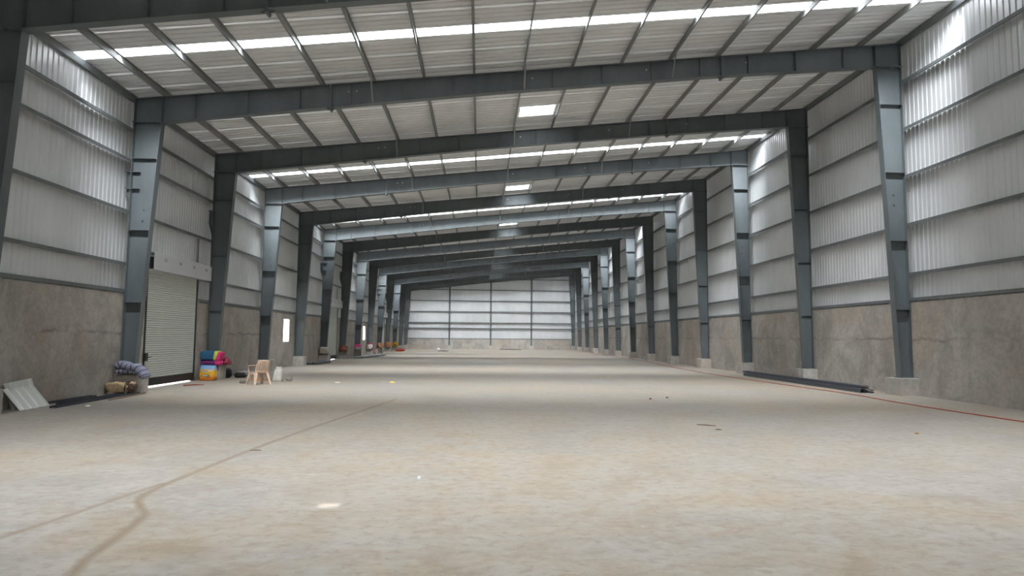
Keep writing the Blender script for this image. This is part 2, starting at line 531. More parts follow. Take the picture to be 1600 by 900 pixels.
# ------------------------------------------------------------------ steel columns
T, FW = 0.014, 0.24       # plate thickness, flange width
def column_parts(side, root):
    sg = 1 if side == 'L' else -1            # direction towards the hall
    top = 8.02 if side == 'L' else 10.40
    w0, w1, zb = 0.38, 0.81, 0.55
    def wid(z): return w0 + (w1 - w0) * (z - zb) / (top - zb)
    def quadbox(xa0, xb0, xa1, xb1, y0, y1, z0, z1):
        return MB().hexa([(xa0, y0, z0), (xb0, y0, z0), (xb0, y1, z0), (xa0, y1, z0), (xa1, y0, z1), (xb1, y0, z1), (xb1, y1, z1), (xa1, y1, z1)])
    s = sg
    link('web', quadbox(s * T, s * (w0 - T), s * T, s * (w1 - T), -0.005, 0.005, zb, top).mesh('web', M_STEEL), root)
    link('outer_flange', quadbox(0, s * T, 0, s * T, -FW / 2, FW / 2, zb, top).mesh('outer_flange', M_STEEL), root)
    link('inner_flange', quadbox(s * (w0 - T), s * w0, s * (w1 - T), s * w1, -FW / 2, FW / 2, zb, top).mesh('inner_flange', M_STEEL), root)
    link('base_plate', MB().box(min(-s * .04, s * (w0 + .05)), max(-s * .04, s * (w0 + .05)), -0.16, 0.16, zb - 0.02, zb).mesh('base_plate', M_STEEL), root)
    tp = MB().box(min(-s * .03, s * (w1 + .05)), max(-s * .03, s * (w1 + .05)), -0.14, 0.14, top, top + 0.025)
    link('cap_plate', tp.mesh('cap_plate', M_STEEL), root)
    zs = [2.62, 4.76, 6.92] if side == 'L' else [2.64, 4.80, 6.97, 9.17]
    for z in zs:
        w = wid(z)
        link('stiffener', MB().box(min(s * T, s * (w - T)), max(s * T, s * (w - T)), -FW / 2, FW / 2, z - 0.006, z + 0.006).mesh('stiffener', M_STEEL), root)
    for i in range(5):
        x = s * (0.08 + i * (w1 - 0.16) / 4)
        link('bolt', MB().tube([(x, -0.09, top - 0.045), (x, -0.09, top)], 0.016, 6).mesh('bolt', M_STEEL), root)
    for z in ([5.05, 5.38] if side == 'L' else [5.95, 6.27]):
        x = s * (wid(z) - 0.28)
        link('bolt', MB().tube([(x, -0.03, z), (x, -0.005, z)], 0.018, 6).mesh('bolt', M_CHAN), root)
def bracket_parts(root):                      # canopy bracket on the door columns
    b = MB()
    b.box(-0.17, 0.0, -0.10, 0.10, 6.50, 6.515)
    b.box(-0.17, 0.0, -0.10, 0.10, 6.00, 6.015)
    b.box(-0.17, 0.0, -0.006, 0.006, 6.015, 6.50)
    br = link('canopy_bracket', b.mesh('canopy_bracket', M_STEEL), root)
    for z in (6.50, 6.00):
        link('stiffener', MB().box(0.014, 0.24, -0.10, -0.005, z, z + 0.012).mesh('stiffener', M_STEEL), root)
    link('gusset', MB().hexa([(-0.16, -0.01, 5.98), (-0.02, -0.01, 5.45), (-0.02, 0.0, 5.45), (-0.16, 0.0, 5.98), (-0.155, -0.01, 6.0), (-0.01, -0.01, 6.0), (-0.01, 0.0, 6.0), (-0.155, 0.0, 6.0)]).mesh('gusset', M_STEEL), root)
protoL = thing('steel_column', '', 'column')
column_parts('L', protoL)
protoLB = copy_tree(protoL)
bracket_parts(protoLB)
protoR = thing('steel_column', '', 'column')
column_parts('R', protoR)
usedL = usedLB = usedR = False
BRACKET = [1, 2, 5, 6, 9, 10]
for k in range(KN, KF + 1):
    if k in BRACKET:
        o = protoLB if not usedLB else copy_tree(protoLB)
        usedLB = True
    else:
        o = protoL if not usedL else copy_tree(protoL)
        usedL = True
    o.location = (XL, FY(k), 0)
    if k == 0: lab = 'dark steel column cut by the left edge of the photo'
    elif k == 13: lab = 'farthest tapered steel column on the left, at the far gable wall'
    else: lab = '%s tapered grey steel column from the camera fully in view along left wall' % ('first' if k == 1 else ORD[k - 1])
    tag(o, lab, 'column', 'steel columns along the left wall')
    o = protoR if not usedR else copy_tree(protoR)
    usedR = True
    o.location = (XR, FY(k), 0)
    if k == 0: lab = 'tapered steel column just past the right edge, carrying the nearest rafter'
    elif k == 13: lab = 'farthest tapered steel column on the right, at the far gable wall'
    else: lab = '%s tapered grey steel column in view along the right wall' % ('nearest' if k == 1 else ORD[k - 1])
    tag(o, lab, 'column', 'steel columns along the right wall')

# concrete pedestals
def pedestal_mesh(w, d, h):
    b = 0.012
    mb = MB()
    mb.rings([[(-w / 2, -d / 2, 0), (w / 2, -d / 2, 0), (w / 2, d / 2, 0), (-w / 2, d / 2, 0)],
              [(-w / 2, -d / 2, h - b), (w / 2, -d / 2, h - b), (w / 2, d / 2, h - b), (-w / 2, d / 2, h - b)],
              [(-w / 2 + b, -d / 2 + b, h), (w / 2 - b, -d / 2 + b, h), (w / 2 - b, d / 2 - b, h), (-w / 2 + b, d / 2 - b, h)]])
    return mb.mesh('concrete_pedestal', M_PED)
pm = pedestal_mesh(0.60, 0.75, 0.53)
pm_end = pedestal_mesh(0.60, 0.50, 0.53)
for k in range(KN, KF + 1):
    for side, x in (('left', XL + 0.275), ('right', XR - 0.275)):
        o = link('concrete_pedestal', pm_end if k == 13 else pm, None, (x, FY(k) - (0.10 if k == 13 else 0), 0))
        if k == 0: lab = 'square concrete pedestal just outside the %s edge, under the closest column' % side
        elif k == 13: lab = 'square concrete pedestal in the far %s corner of the hall' % side
        else: lab = 'square concrete pedestal under the %s column in view along the %s wall' % ('first' if k == 1 else ORD[k - 1], side)
        tag(o, lab, 'pedestal', 'concrete pedestals along the %s wall' % side)

# ------------------------------------------------------------------ rafters
BOT = [(XL, 8.045), (-9.6, 8.045), (-8.62, 8.17), (0.4, 9.245), (7.6, 9.985), (12.5, 10.40), (XR, 10.425)]
def zbot(x):
    for (xa, za), (xb, zb_) in zip(BOT[:-1], BOT[1:]):
        if x <= xb:
            return za + (zb_ - za) * (x - xa) / (xb - xa)
    return BOT[-1][1]
def rafter_parts(root):
    xs = [q[0] for q in BOT]
    web, tf, bf = MB(), MB(), MB()
    for xa, xb in zip(xs[:-1], xs[1:]):
        web.hexa([(xa, -0.005, zbot(xa)), (xb, -0.005, zbot(xb)), (xb, 0.005, zbot(xb)), (xa, 0.005, zbot(xa)),
                  (xa, -0.005, ztop(xa) - T), (xb, -0.005, ztop(xb) - T), (xb, 0.005, ztop(xb) - T), (xa, 0.005, ztop(xa) - T)])
        tf.hexa([(xa, -FW / 2, ztop(xa) - T), (xb, -FW / 2, ztop(xb) - T), (xb, FW / 2, ztop(xb) - T), (xa, FW / 2, ztop(xa) - T),
                 (xa, -FW / 2, ztop(xa)), (xb, -FW / 2, ztop(xb)), (xb, FW / 2, ztop(xb)), (xa, FW / 2, ztop(xa))])
        if xa >= -9.7 and xb <= 12.6:
            bf.hexa([(xa, -FW / 2, zbot(xa) - T), (xb, -FW / 2, zbot(xb) - T), (xb, FW / 2, zbot(xb) - T), (xa, FW / 2, zbot(xa) - T),
                     (xa, -FW / 2, zbot(xa)), (xb, -FW / 2, zbot(xb)), (xb, FW / 2, zbot(xb)), (xa, FW / 2, zbot(xa))])
    link('web', web.mesh('web', M_STEEL), root)
    link('top_flange', tf.mesh('top_flange', M_STEEL), root)
    link('bottom_flange', bf.mesh('bottom_flange', M_STEEL), root)
    for x in (XL + 0.007, XR - 0.007):
        link('end_plate', MB().box(x - 0.007, x + 0.007, -FW / 2, FW / 2, zbot(x), ztop(x) - T).mesh('end_plate', M_STEEL), root)
    st = [-9.62, 12.54] + [-8.65 + 1.55 * i for i in range(14)]
    for x in st:
        d = 0.12 if x in st[:2] else 0.09
        link('stiffener', MB().box(x - 0.006, x + 0.006, -d, d, zbot(x), ztop(x) - T).mesh('stiffener', M_STEEL), root)
    for x in (-4.62, 7.55):                  # bolted splices
        sp = MB()
        sp.box(x - 0.028, x - 0.002, -0.13, 0.13, zbot(x) - 0.10, ztop(x) - T - 0.005)
        sp.box(x + 0.002, x + 0.028, -0.13, 0.13, zbot(x) - 0.10, ztop(x) - T - 0.005)
        spo = link('splice_plate', sp.mesh('splice_plate', M_STEEL), root)
        g = MB()
        for s in (-1, 1):
            g.hexa([(x + s * .028, -.006, zbot(x) - .02), (x + s * .16, -.006, zbot(x + s * .16) - .02), (x + s * .16, .006, zbot(x + s * .16) - .02), (x + s * .028, .006, zbot(x) - .02),
                    (x + s * .028, -.006, zbot(x) - .10), (x + s * .04, -.006, zbot(x) - .09), (x + s * .04, .006, zbot(x) - .09), (x + s * .028, .006, zbot(x) - .10)])
        link('gusset', g.mesh('gusset', M_STEEL), root)
        for zz in (zbot(x) - 0.06, zbot(x) + 0.10, ztop(x) - 0.12):
            for yy in (-0.085, 0.085):
                link('bolt', MB().tube([(x - 0.05, yy, zz), (x + 0.05, yy, zz)], 0.016, 6).mesh('bolt', M_STEEL), root)
    for x in (-4.1, -3.85, 1.55, 5.15, 8.35):  # bright studs stand in for light showing through holes in the web
        z = ztop(x) - 0.24
        link('bolt', MB().tube([(x, -0.028, z), (x, -0.004, z)], 0.022, 6).mesh('bolt', M_HOLE_DOT), root)
    for x in (-3.35, 1.30, 5.95):            # braces from purlin to bottom flange
        link('flange_brace', MB().bar((x, -0.50, ztop(x) + 0.04), (x, -0.10, zbot(x) + 0.02), 0.05, 0.012).mesh('flange_brace', M_PURLIN), root)
protoF = thing('roof_rafter', '', 'rafter')
rafter_parts(protoF)
for k in range(KN, KF + 1):
    o = protoF if k == KN else copy_tree(protoF)
    o.location = (0, FY(k), 0)
    if k == 0: lab = 'nearest dark roof rafter crossing the top left corner of the photo'
    elif k == 13: lab = 'last roof rafter, lying against the far gable wall'
    else: lab = '%s sloping grey steel roof rafter counted from the camera' % ORD[k]
    tag(o, lab, 'rafter', 'sloping roof rafters')

# ------------------------------------------------------------------ purlins and girts
PX = [-9.55 + 1.55 * i for i in range(15)]
def zed(w, h, t=0.006):
    return [(-w, 0), (t / 2, 0), (t / 2, h - t), (w, h - t), (w, h), (-t / 2, h), (-t / 2, t), (-w, t)]
def purlin_mesh(x):
    mb = MB()
    z0 = ztop(x)
    mb.prism_y([(px, pz) for px, pz in zed(0.042, 0.195)], YN, YF - 0.03)
    return mb.mesh('roof_purlin', M_PURLIN)
PM = purlin_mesh(0)
for i, x in enumerate(PX):
    o = link('roof_purlin', PM, None, (x, 0, ztop(x) + 0.003), (0, -math.atan(SLOPE), 0))
    if i < 8: lab = '%s thin grey roof purlin counted from the left wall' % ('first' if i == 0 else ORD[i])
    else: lab = '%s thin grey roof purlin counted from the right wall' % ('first' if i == 14 else ORD[14 - i])
    tag(o, lab, 'purlin', 'roof purlins under the sheeting')
for side, x in (('left', XL - 0.15), ('right', XR + 0.15)):
    s = 1 if side == 'left' else -1
    mb = MB().prism_y([(-.05, 0), (.05, 0), (.05, .01), (-.04, .01), (-.04, .18), (.05, .18), (.05, .19), (-.05, .19)] if s < 0 else
                      [(-.05, 0), (.05, 0), (.05, .19), (-.05, .19), (-.05, .18), (.04, .18), (.04, .01), (-.05, .01)], YN, YF - 0.03)
    z0 = ztop(x - 0.1) - 0.005
    o = link('eave_strut', mb.mesh('eave_strut', M_GIRT), None, (x, 0, z0))
    tag(o, 'grey eave beam along the top of the %s wall' % side, 'beam', 'eave beams')

def girt_mesh(side, spans):
    mb = MB()
    s = -1 if side == 'L' else 1
    for a, b in spans:
        prof = [(0.006 * s, 0.0), (0.2 * s, 0.0), (0.2 * s, 0.008), (0.014 * s, 0.008), (0.014 * s, 0.09), (0.0 * s, 0.09), (0.0 * s, -0.02), (0.006 * s, -0.02)]
        prof = [(0.002 * s, -0.045), (0.010 * s, -0.045), (0.010 * s, 0.045), (0.20 * s, 0.045), (0.20 * s, 0.053), (0.002 * s, 0.053)]
        if s > 0: prof = prof[::-1]
        mb.prism_y(prof, a, b)
    return mb.mesh('wall_girt', M_GIRT)
ALL = [(YN, YF - 0.03)]
DOORGAPS = []
c = YN
for a, b in DOORS:
    DOORGAPS.append((c, a - 0.03)); c = b + 0.10
DOORGAPS.append((c, YF - 0.03))
GL = [2.95, 3.74, 5.30, 6.83, 7.76]
GR = [2.95, 3.74, 5.30, 6.84, 8.37, 9.91]
NAMES_L = ['lowest', 'second lowest', 'third lowest', 'fourth lowest', 'highest']
NAMES_R = ['lowest', 'second lowest', 'third lowest', 'fourth lowest', 'fifth lowest', 'highest']
for i, z in enumerate(GL):
    o = link('wall_girt', girt_mesh('L', DOORGAPS if z < 4.3 else ALL), None, (XL - 0.001, 0, z))
    tag(o, '%s horizontal grey girt running along the left wall%s' % (NAMES_L[i], ', on top of the concrete' if i == 0 else ''), 'girt', 'girts on the left wall')
for i, z in enumerate(GR):
    o = link('wall_girt', girt_mesh('R', ALL), None, (XR + 0.001, 0, z))
    tag(o, '%s horizontal grey girt running along the right wall%s' % (NAMES_R[i], ', on top of the concrete' if i == 0 else ''), 'girt', 'girts on the right wall')
# far gable: wind columns, their pedestals and girts
WX = [-4.2, 1.55, 7.25]
for i, x in enumerate(WX):
    nm = ['left', 'middle', 'right'][i]
    o = thing('wind_column', '%s slim steel wind column standing before the far gable wall' % nm, 'column', (x, FY(13) - 0.02, 0), group='wind columns at the far wall')
    zt = zbot(x) - 0.02
    link('web', MB().box(-0.004, 0.004, -0.10, 0.10, 0.55, zt).mesh('web', M_STEEL), o)
    for s in (-1, 1):
        link('flange', MB().box(-0.11, 0.11, s * 0.105 - 0.006, s * 0.105 + 0.006, 0.55, zt).mesh('flange', M_STEEL), o)
    link('base_plate', MB().box(-0.16, 0.16, -0.14, 0.14, 0.53, 0.55).mesh('base_plate', M_STEEL), o)
    p = link('concrete_pedestal', pm_end, None, (x, FY(13) - 0.10, 0))
    tag(p, 'concrete pedestal under the %s wind column at the far gable wall' % nm, 'pedestal', 'pedestals at the far wall')
spans = [XL, -4.2, 1.55, 7.25, XR]
GE = [1.45, 2.90, 3.68, 5.22, 6.75, 8.28, 9.80]
for i, z in enumerate(GE):
    x0 = XL
    if z > zbot(XL) + 0.05:
        x0 = XL + (z - ztop(XL)) / SLOPE + 0.3
        x0 = max(x0, XL)
    o = link('wall_girt', MB().box(x0, XR, -0.004, 0.004, -0.05, 0.05).box(x0, XR, 0.004, 0.17, 0.042, 0.05).mesh('wall_girt', M_GIRT), None, (0, FY(13) + 0.165, z))
    tag(o, '%s horizontal girt across the far gable wall' % ('lowest' if i == 0 else 'highest' if i == 6 else ORD[i] + ' lowest'), 'girt', 'girts on the far gable wall')

# ------------------------------------------------------------------ roller shutters
def slat_mesh(L):
    prof = [(0.0, 0.0), (0.020, 0.006), (0.028, 0.030), (0.020, 0.058), (0.0, 0.076), (-0.006, 0.078), (-0.006, -0.002)]
    return MB().prism_y([(x, z) for x, z in prof][::-1], 0, L).mesh('slat', M_SHUT)
def make_door(n):
    a, b = DOORS[n]
    d = structure('door_%d' % (n + 1), 'grey green roller shutter door, %s along the left wall' % ORD[n])
    d.location = (XL - 0.06, a, 0)
    L = b - a
    if 'slat' not in _sheet_cache:
        _sheet_cache['slat'] = slat_mesh(L - 0.16)
    z = 0.30
    while z < 3.72:
        link('slat', _sheet_cache['slat'], d, (0, 0.08, z))
        z += 0.072
    tag(link('bottom_bar', MB().box(-0.02, 0.03, 0.06, L - 0.06, 0.05, 0.30).mesh('bottom_bar', M_BLACK), d), 'black rubber-edged bottom bar')
    for y in (0.0, L - 0.08):
        link('guide_rail', MB().box(-0.05, -0.03, y, y + 0.08, 0, 3.75).box(0.03, 0.05, y, y + 0.08, 0, 3.75).box(-0.03, 0.03, y if y == 0 else y + 0.06, y + 0.02 if y == 0 else y + 0.08, 0, 3.75).mesh('guide_rail', M_BLACK), d)
    hd = MB()
    y0, y1 = -0.06, L + 0.62
    hd.box(-0.06, 0.27, y0, y1, 4.24, 4.255)
    hd.box(0.255, 0.27, y0, y1, 3.72, 4.24)
    hd.box(0.05, 0.255, y0, y1, 3.72, 3.735)
    h = link('hood', hd.mesh('hood', M_HOOD), d)
    link('hood_end_plate', MB().box(-0.05, 0.255, y1 - 0.015, y1, 3.735, 4.24).mesh('hood_end_plate', M_HOOD), h)
    link('top_ledge', MB().box(-0.08, 0.20, y0, L - 0.1, 4.257, 4.30).mesh('top_ledge', simple('ledge_white', (0.72, 0.73, 0.70))), h)
    for i in range(4):
        yy = y0 + 0.7 + i * 1.05
        link('hook', MB().bar((0.275, yy, 4.14), (0.275, yy + 0.03, 4.03), 0.012, 0.03).bar((0.275, yy + 0.12, 4.12), (0.275, yy + 0.11, 4.05), 0.012, 0.03).mesh('hook', M_PURLIN), h)
    tag(link('roller', MB().tube([(0.10, y0 + 0.12, 3.98), (0.10, y1 - 0.05, 3.98)], 0.15, 16).mesh('roller', M_BLACK), h), 'dark roller drum inside the hood')
    lk = link('lock_box', MB().box(0.05, 0.14, -0.04, 0.10, 0.85, 1.10).mesh('lock_box', M_BLACK), d)
    link('lock_handle', MB().tube([(0.14, 0.03, 0.97), (0.20, 0.05, 0.97), (0.21, 0.16, 0.98)], 0.014, 6).mesh('lock_handle', M_BLACK), lk)
    link('door_post', MB().box(-0.06, -0.02, L + 0.0, L + 0.10, 0, 5.25).mesh('door_post', M_PURLIN), d)
    for y in (-0.03, L):  # added strips that block outside light leaking in behind the guide rails
        link('jamb_leak_seal', MB().box(-0.155, 0.055, y, y + 0.03, CT, 4.24).mesh('jamb_leak_seal', M_GIRT), d)
    link('top_leak_seal', MB().box(-0.145, -0.03, 0.012, L - 0.012, 3.68, 3.90).mesh('top_leak_seal', M_GIRT), d)  # added strip blocking the light leak between curtain top and hood
    link('jamb_lining', MB().box(-0.14, -0.05, 0.0, 0.01, 0.0, 3.90).box(-0.14, -0.05, L - 0.01, L, 0.0, 3.90).mesh('jamb_lining', M_GIRT), d)
    return d
for n in range(3):
    make_door(n)

# ------------------------------------------------------------------ loose things
def slab_sweep(path, wid, thk, matf, nseg=40, n=14, exp=0.6):
    """soft slab along a path: cross-section a rounded rectangle (wid across, thk high)"""
    pts = [Vector(p) for p in path]
    def at(t):
        f = t * (len(pts) - 1)
        i = min(int(f), len(pts) - 2)
        u = f - i
        p0, p1, p2, p3 = pts[max(i - 1, 0)], pts[i], pts[i + 1], pts[min(i + 2, len(pts) - 1)]
        return 0.5 * ((2 * p1) + (p2 - p0) * u + (2 * p0 - 5 * p1 + 4 * p2 - p3) * u * u + (3 * p1 - p0 - 3 * p2 + p3) * u ** 3)
    rings = []
    for s in range(nseg + 1):
        t = s / nseg
        p = at(t)
        d = (at(min(t + .01, 1)) - at(max(t - .01, 0))).normalized()
        side = Vector((0, 0, 1)).cross(d)
        side = side.normalized() if side.length > 1e-3 else Vector((0, 1, 0))
        up = d.cross(side).normalized()
        e = min(1, math.sin(math.pi * min(max(t, 0.02), 0.98)) * 5) ** 0.5
        ring = []
        for k in range(n):
            a = 2 * math.pi * k / n
            ca, sa = math.cos(a), math.sin(a)
            ca = math.copysign(abs(ca) ** exp, ca); sa = math.copysign(abs(sa) ** exp, sa)
            q = p + side * (ca * wid / 2 * (0.85 + 0.15 * e)) + up * (sa * thk / 2 * e)
            q += up * 0.012 * noise.noise(q * 6) 
            ring.append(q)
        rings.append(ring)
    mb = MB()
    mb.rings(rings, mats=lambda i, j: matf(i / nseg, j))
    return mb

def lump_mesh(name, size, seed, mats, matf=None, rough=0.18, freq=2.2, flat=0.35, n=20, m=12, droop=0.0):
    """crumpled cloth heap standing on z = 0"""
    mb = MB()
    rings = []
    off = Vector((seed * 7.3, seed * 3.1, seed * 1.7))
    for i in range(m + 1):
        ph = math.pi * i / m
        z0 = -math.cos(ph)
        r0 = max(0.02, math.sin(ph)) ** 0.55
        ring = []
        for j in range(n):
            a = 2 * math.pi * j / n
            d = Vector((r0 * math.cos(a), r0 * math.sin(a), z0))
            k = 1 + rough * noise.noise(d * freq + off) * 1.6 + rough * 0.6 * noise.noise(d * freq * 2.7 + off)
            x, y, z = d.x * size[0] / 2 * k, d.y * size[1] / 2 * k, (d.z * k) * size[2] / 2
            z = max(z, -size[2] / 2 * (1 - flat)) + size[2] / 2 * (1 - flat)
            z -= droop * (x * x + y * y) / (size[0] * size[0] / 4)
            ring.append((x, y, z))
        rings.append(ring)
    mb.rings(rings, mats=(lambda i, j: matf(i / m, j / n)) if matf else None)
    return mb.mesh(name, mats, smooth=True)

def cloth(name, col): return simple(name, col, 0.9, 0, 0.22, 14)

# --- striped mattress draped over the first left pedestal
MN, MG = cloth('navy_cloth', (0.045, 0.05, 0.085)), cloth('grey_blue_cloth', (0.24, 0.25, 0.33))
t = thing('mattress', 'striped navy and grey rolled mattress draped over a concrete pedestal by the shutter', 'mattress', (-9.99, 19.45, 0.55))
path = [(-0.37, -0.02, 0.20), (-0.22, 0.0, 0.27), (-0.02, -0.02, 0.20), (0.20, -0.03, 0.17), (0.37, -0.04, 0.02), (0.45, -0.04, -0.12)]
sm = slab_sweep(path, 0.40, 0.20, lambda u, j: 1 if (u * 8.0) % 1 > 0.2 else 0, 80, 18, 0.5)
link('cover', sm.mesh('cover', [MN, MG], True), t)
path2 = [(-0.36, 0.0, 0.06), (-0.15, 0.0, 0.08), (0.10, -0.02, 0.075), (0.28, -0.03, 0.03)]
sm = slab_sweep(path2, 0.38, 0.14, lambda u, j: 1 if (u * 5.5) % 1 > 0.2 else 0, 55, 14, 0.5)
link('folded_layer', sm.mesh('folded_layer', [MN, MG], True), t)

# --- brown sack bundle in front of that pedestal
t = thing('sack_bundle', 'tan cloth sack bundle lying before the pedestal with the striped mattress', 'sack', (-9.96, 19.02, 0.055))
MT = cloth('tan_cloth', (0.40, 0.29, 0.17))
MBn = cloth('dark_brown_cloth', (0.10, 0.065, 0.045))
link('sack_body', lump_mesh('sack_body', (0.62, 0.42, 0.34), 3, [MT], None, 0.22, 2.4, 0.25), t, (-0.14, 0, 0))
link('sack_mouth', lump_mesh('sack_mouth', (0.22, 0.30, 0.28), 5, [MBn, MT], lambda u, v: 0 if u < 0.8 else 1, 0.25, 3, 0.2), t, (0.25, 0.02, 0.02))
link('tie', MB().tube([(0.12 + 0.02 * math.sin(a), 0.16 * math.cos(a), 0.15 + 0.15 * math.sin(a)) for a in [i * math.pi / 8 for i in range(17)]], 0.014, 6).mesh('tie', M_BLACK), t)

# --- dark steel channels on the floor, left
def channel_mesh(L, w=0.13, h=0.05, t=0.008):
    pr = [(-w / 2, 0), (w / 2, 0), (w / 2, h), (w / 2 - t, h), (w / 2 - t, t), (-w / 2 + t, t), (-w / 2 + t, h), (-w / 2, h)]
    return MB().prism_y([(x, z) for x, z in pr], 0, L).mesh('steel_channel', M_CHAN)
chs = [((-10.32, 16.1, 0.0), (-10.33, 18.3), 'dark steel channel on the floor against the left wall, rearmost of three'),
       ((-9.92, 16.15, 0.0), (-9.98, 19.0), 'dark steel channel lying on the floor under the tan sack'),
       ((-9.62, 15.45, 0.0), (-9.74, 19.38), 'dark steel channel on the floor, frontmost of three by the left wall')]
for p, q, lab in chs:
    d = Vector((q[0] - p[0], q[1] - p[1], 0))
    o = link('steel_channel', channel_mesh(d.length), None, p, (0, 0, math.atan2(-d.x, d.y)))
    tag(o, lab, 'steel channel', 'loose steel channels on the left')
o = link('wooden_batten', MB().box(-0.03, 0.03, 0, 2.0, 0, 0.03).mesh('wooden_batten', simple('weathered_wood', (0.22, 0.15, 0.10))), None, (-9.38, 17.3, 0), (0, 0, 0.06))
tag(o, 'thin brown wooden batten on the floor beside the steel channels', 'batten')

# --- two pale ribbed offcuts leaning on the left wall
M_OFF = sheet_material('white_offcut_sheet', (0.70, 0.72, 0.68), 0.45, 0.1)
def offcut(w, h):
    pr = rib_profile(w, w / 4, 0.03, 0.08, 0.03)
    n = len(pr)
    mb = MB()
    mb.add([(0, t_, 0) for t_, d in pr] + [(0, t_, h) for t_, d in pr], [])
    v = []
    for off in (0.0, -0.004):
        for z in (0, h):
            v += [(d + off, t_, z) for t_, d in pr]
    mb = MB()
    f = [(i, i + 1, n + i + 1, n + i) for i in range(n - 1)] + [(2 * n + i + 1, 2 * n + i, 3 * n + i, 3 * n + i + 1) for i in range(n - 1)]
    f += [(i + 1, i, 2 * n + i, 2 * n + i + 1) for i in range(n - 1)] + [(n + i, n + i + 1, 3 * n + i + 1, 3 * n + i) for i in range(n - 1)]
    mb.add(v, f)
    return mb.mesh('ribbed_sheet_offcut', M_OFF)
o = link('ribbed_sheet_offcut', offcut(1.10, 0.60), None, (-9.96, 14.90, 0.005), (0, math.radians(-40), math.radians(3)))
tag(o, 'front pale ribbed sheet offcut leaning on the left wall near the frame edge', 'metal sheet', 'sheet offcuts')
o = link('ribbed_sheet_offcut', offcut(0.95, 0.60), None, (-10.235, 15.05, 0.005), (math.radians(4), math.radians(-17), math.radians(1)))
tag(o, 'rear pale ribbed sheet offcut, tilted, half hidden behind the front one', 'metal sheet', 'sheet offcuts')

# --- red brown stick before the shutter
o = link('wooden_stick', MB().tube([(0, 0, 0.025), (0.26, 0.2, 0.03), (0.5, 0.38, 0.022)], [0.025, 0.022, 0.012], 8, 0).mesh('wooden_stick', simple('red_brown_wood', (0.30, 0.08, 0.05))), None, (-9.7, 22.2, 0))
tag(o, 'red brown stick lying on the floor before the nearest shutter', 'stick')

# --- bundle on the second pedestal
C_TEAL, C_YG, C_PINK, C_OR, C_PUR = cloth('teal_blue_cloth', (0.03, 0.12, 0.24)), cloth('yellow_green_cloth', (0.52, 0.62, 0.08)), cloth('pink_cloth', (0.72, 0.04, 0.20)), cloth('orange_brown_cloth', (0.35, 0.12, 0.04)), cloth('purple_cloth', (0.18, 0.03, 0.16))
t = thing('blanket', 'folded teal, lime and pink blanket on top of the pedestal beside the yellow bag', 'blanket', (-10.06, 25.44, 0.535))
sm = slab_sweep([(-0.39, 0, 0.365), (-0.1, 0, 0.385), (0.16, 0, 0.36), (0.33, 0, 0.30)], 0.46, 0.36,
                lambda u, j: 0 if u < 0.12 and 1 < j < 8 else 1 if u < 0.58 else 2 if u < 0.74 else 3, 44, 20, 0.32)
link('folded_blanket', sm.mesh('folded_blanket', [C_OR, C_TEAL, C_YG, C_PINK], True), t)
sm = slab_sweep([(-0.36, 0, 0.10), (0.0, 0, 0.10), (0.31, 0, 0.095)], 0.46, 0.18, lambda u, j: 0 if u < 0.72 else 1, 30, 16, 0.4)
link('lower_fold', sm.mesh('lower_fold', [C_PUR, C_PINK], True), t)
o = link('cloth_bundle', lump_mesh('cloth_bundle', (0.36, 0.36, 0.30), 11, [cloth('dark_red_cloth', (0.28, 0.03, 0.06)), cloth('rose_cloth', (0.45, 0.12, 0.16))], lambda u, v: 0 if (u * 5 + v * 3) % 1 < 0.7 else 1, 0.28, 2.5, 0.25), None, (-9.76, 25.93, 0.535))
tag(o, 'small dark red cloth bundle beside the folded blanket on its pedestal', 'cloth bundle')

# yellow carrier bag
MY, MO, MBl = simple('yellow_bag_print', (0.78, 0.42, 0.03), 0.5), simple('orange_bag_print', (0.62, 0.20, 0.02), 0.5), simple('light_blue_bag_print', (0.22, 0.42, 0.72), 0.5)
t = thing('carrier_bag', 'stuffed yellow and blue carrier bag on the floor under the folded blanket', 'bag', (-10.02, 24.95, 0))
def bag_rings():
    rs = []
    for i in range(13):
        u = i / 12
        z = 0.56 * u
        sx = 0.29 * (1 - 0.10 * u ** 3) * (0.9 + 0.1 * min(1, u * 8))
        sy = 0.19 * (1 - 0.55 * u ** 3) * (0.88 + 0.12 * min(1, u * 8))
        ring = []
        for j in range(24):
            a = 2 * math.pi * j / 24
            ca, sa = math.cos(a), math.sin(a)
            x = math.copysign(abs(ca) ** 0.45, ca) * sx
            y = math.copysign(abs(sa) ** 0.45, sa) * sy
            k = 0.02 * noise.noise(Vector((x * 7, y * 7, z * 7)))
            ring.append((x + k, y - k, z + (0.05 * noise.noise(Vector((x * 9, y * 9, 1))) if i > 9 else 0)))
        rs.append(ring)
    return rs
mb = MB().rings(bag_rings(), mats=lambda i, j: 1 if i + 2.5 * noise.noise(Vector((j * 0.9, i * 0.7, 4))) < 2.6 else 0 if i + 2 * noise.noise(Vector((j * 0.8, i * 0.9, 9))) < 8 else 2)
link('bag_body', mb.mesh('bag_body', [MY, MO, MBl], True), t)
lb = link('printed_label', MB().box(-0.15, 0.10, -0.203, -0.180, 0.16, 0.225).mesh('printed_label', M_BLACK), t)
tag(lb, 'black and white printed label')
link('label_text_band', MB().box(-0.13, 0.08, -0.206, -0.2, 0.18, 0.205).mesh('label_text_band', simple('label_white', (0.8, 0.8, 0.78))), lb)
link('white_print', MB().box(0.05, 0.19, -0.196, -0.175, 0.34, 0.39).mesh('white_print', simple('print_cream', (0.8, 0.78, 0.68))), t)

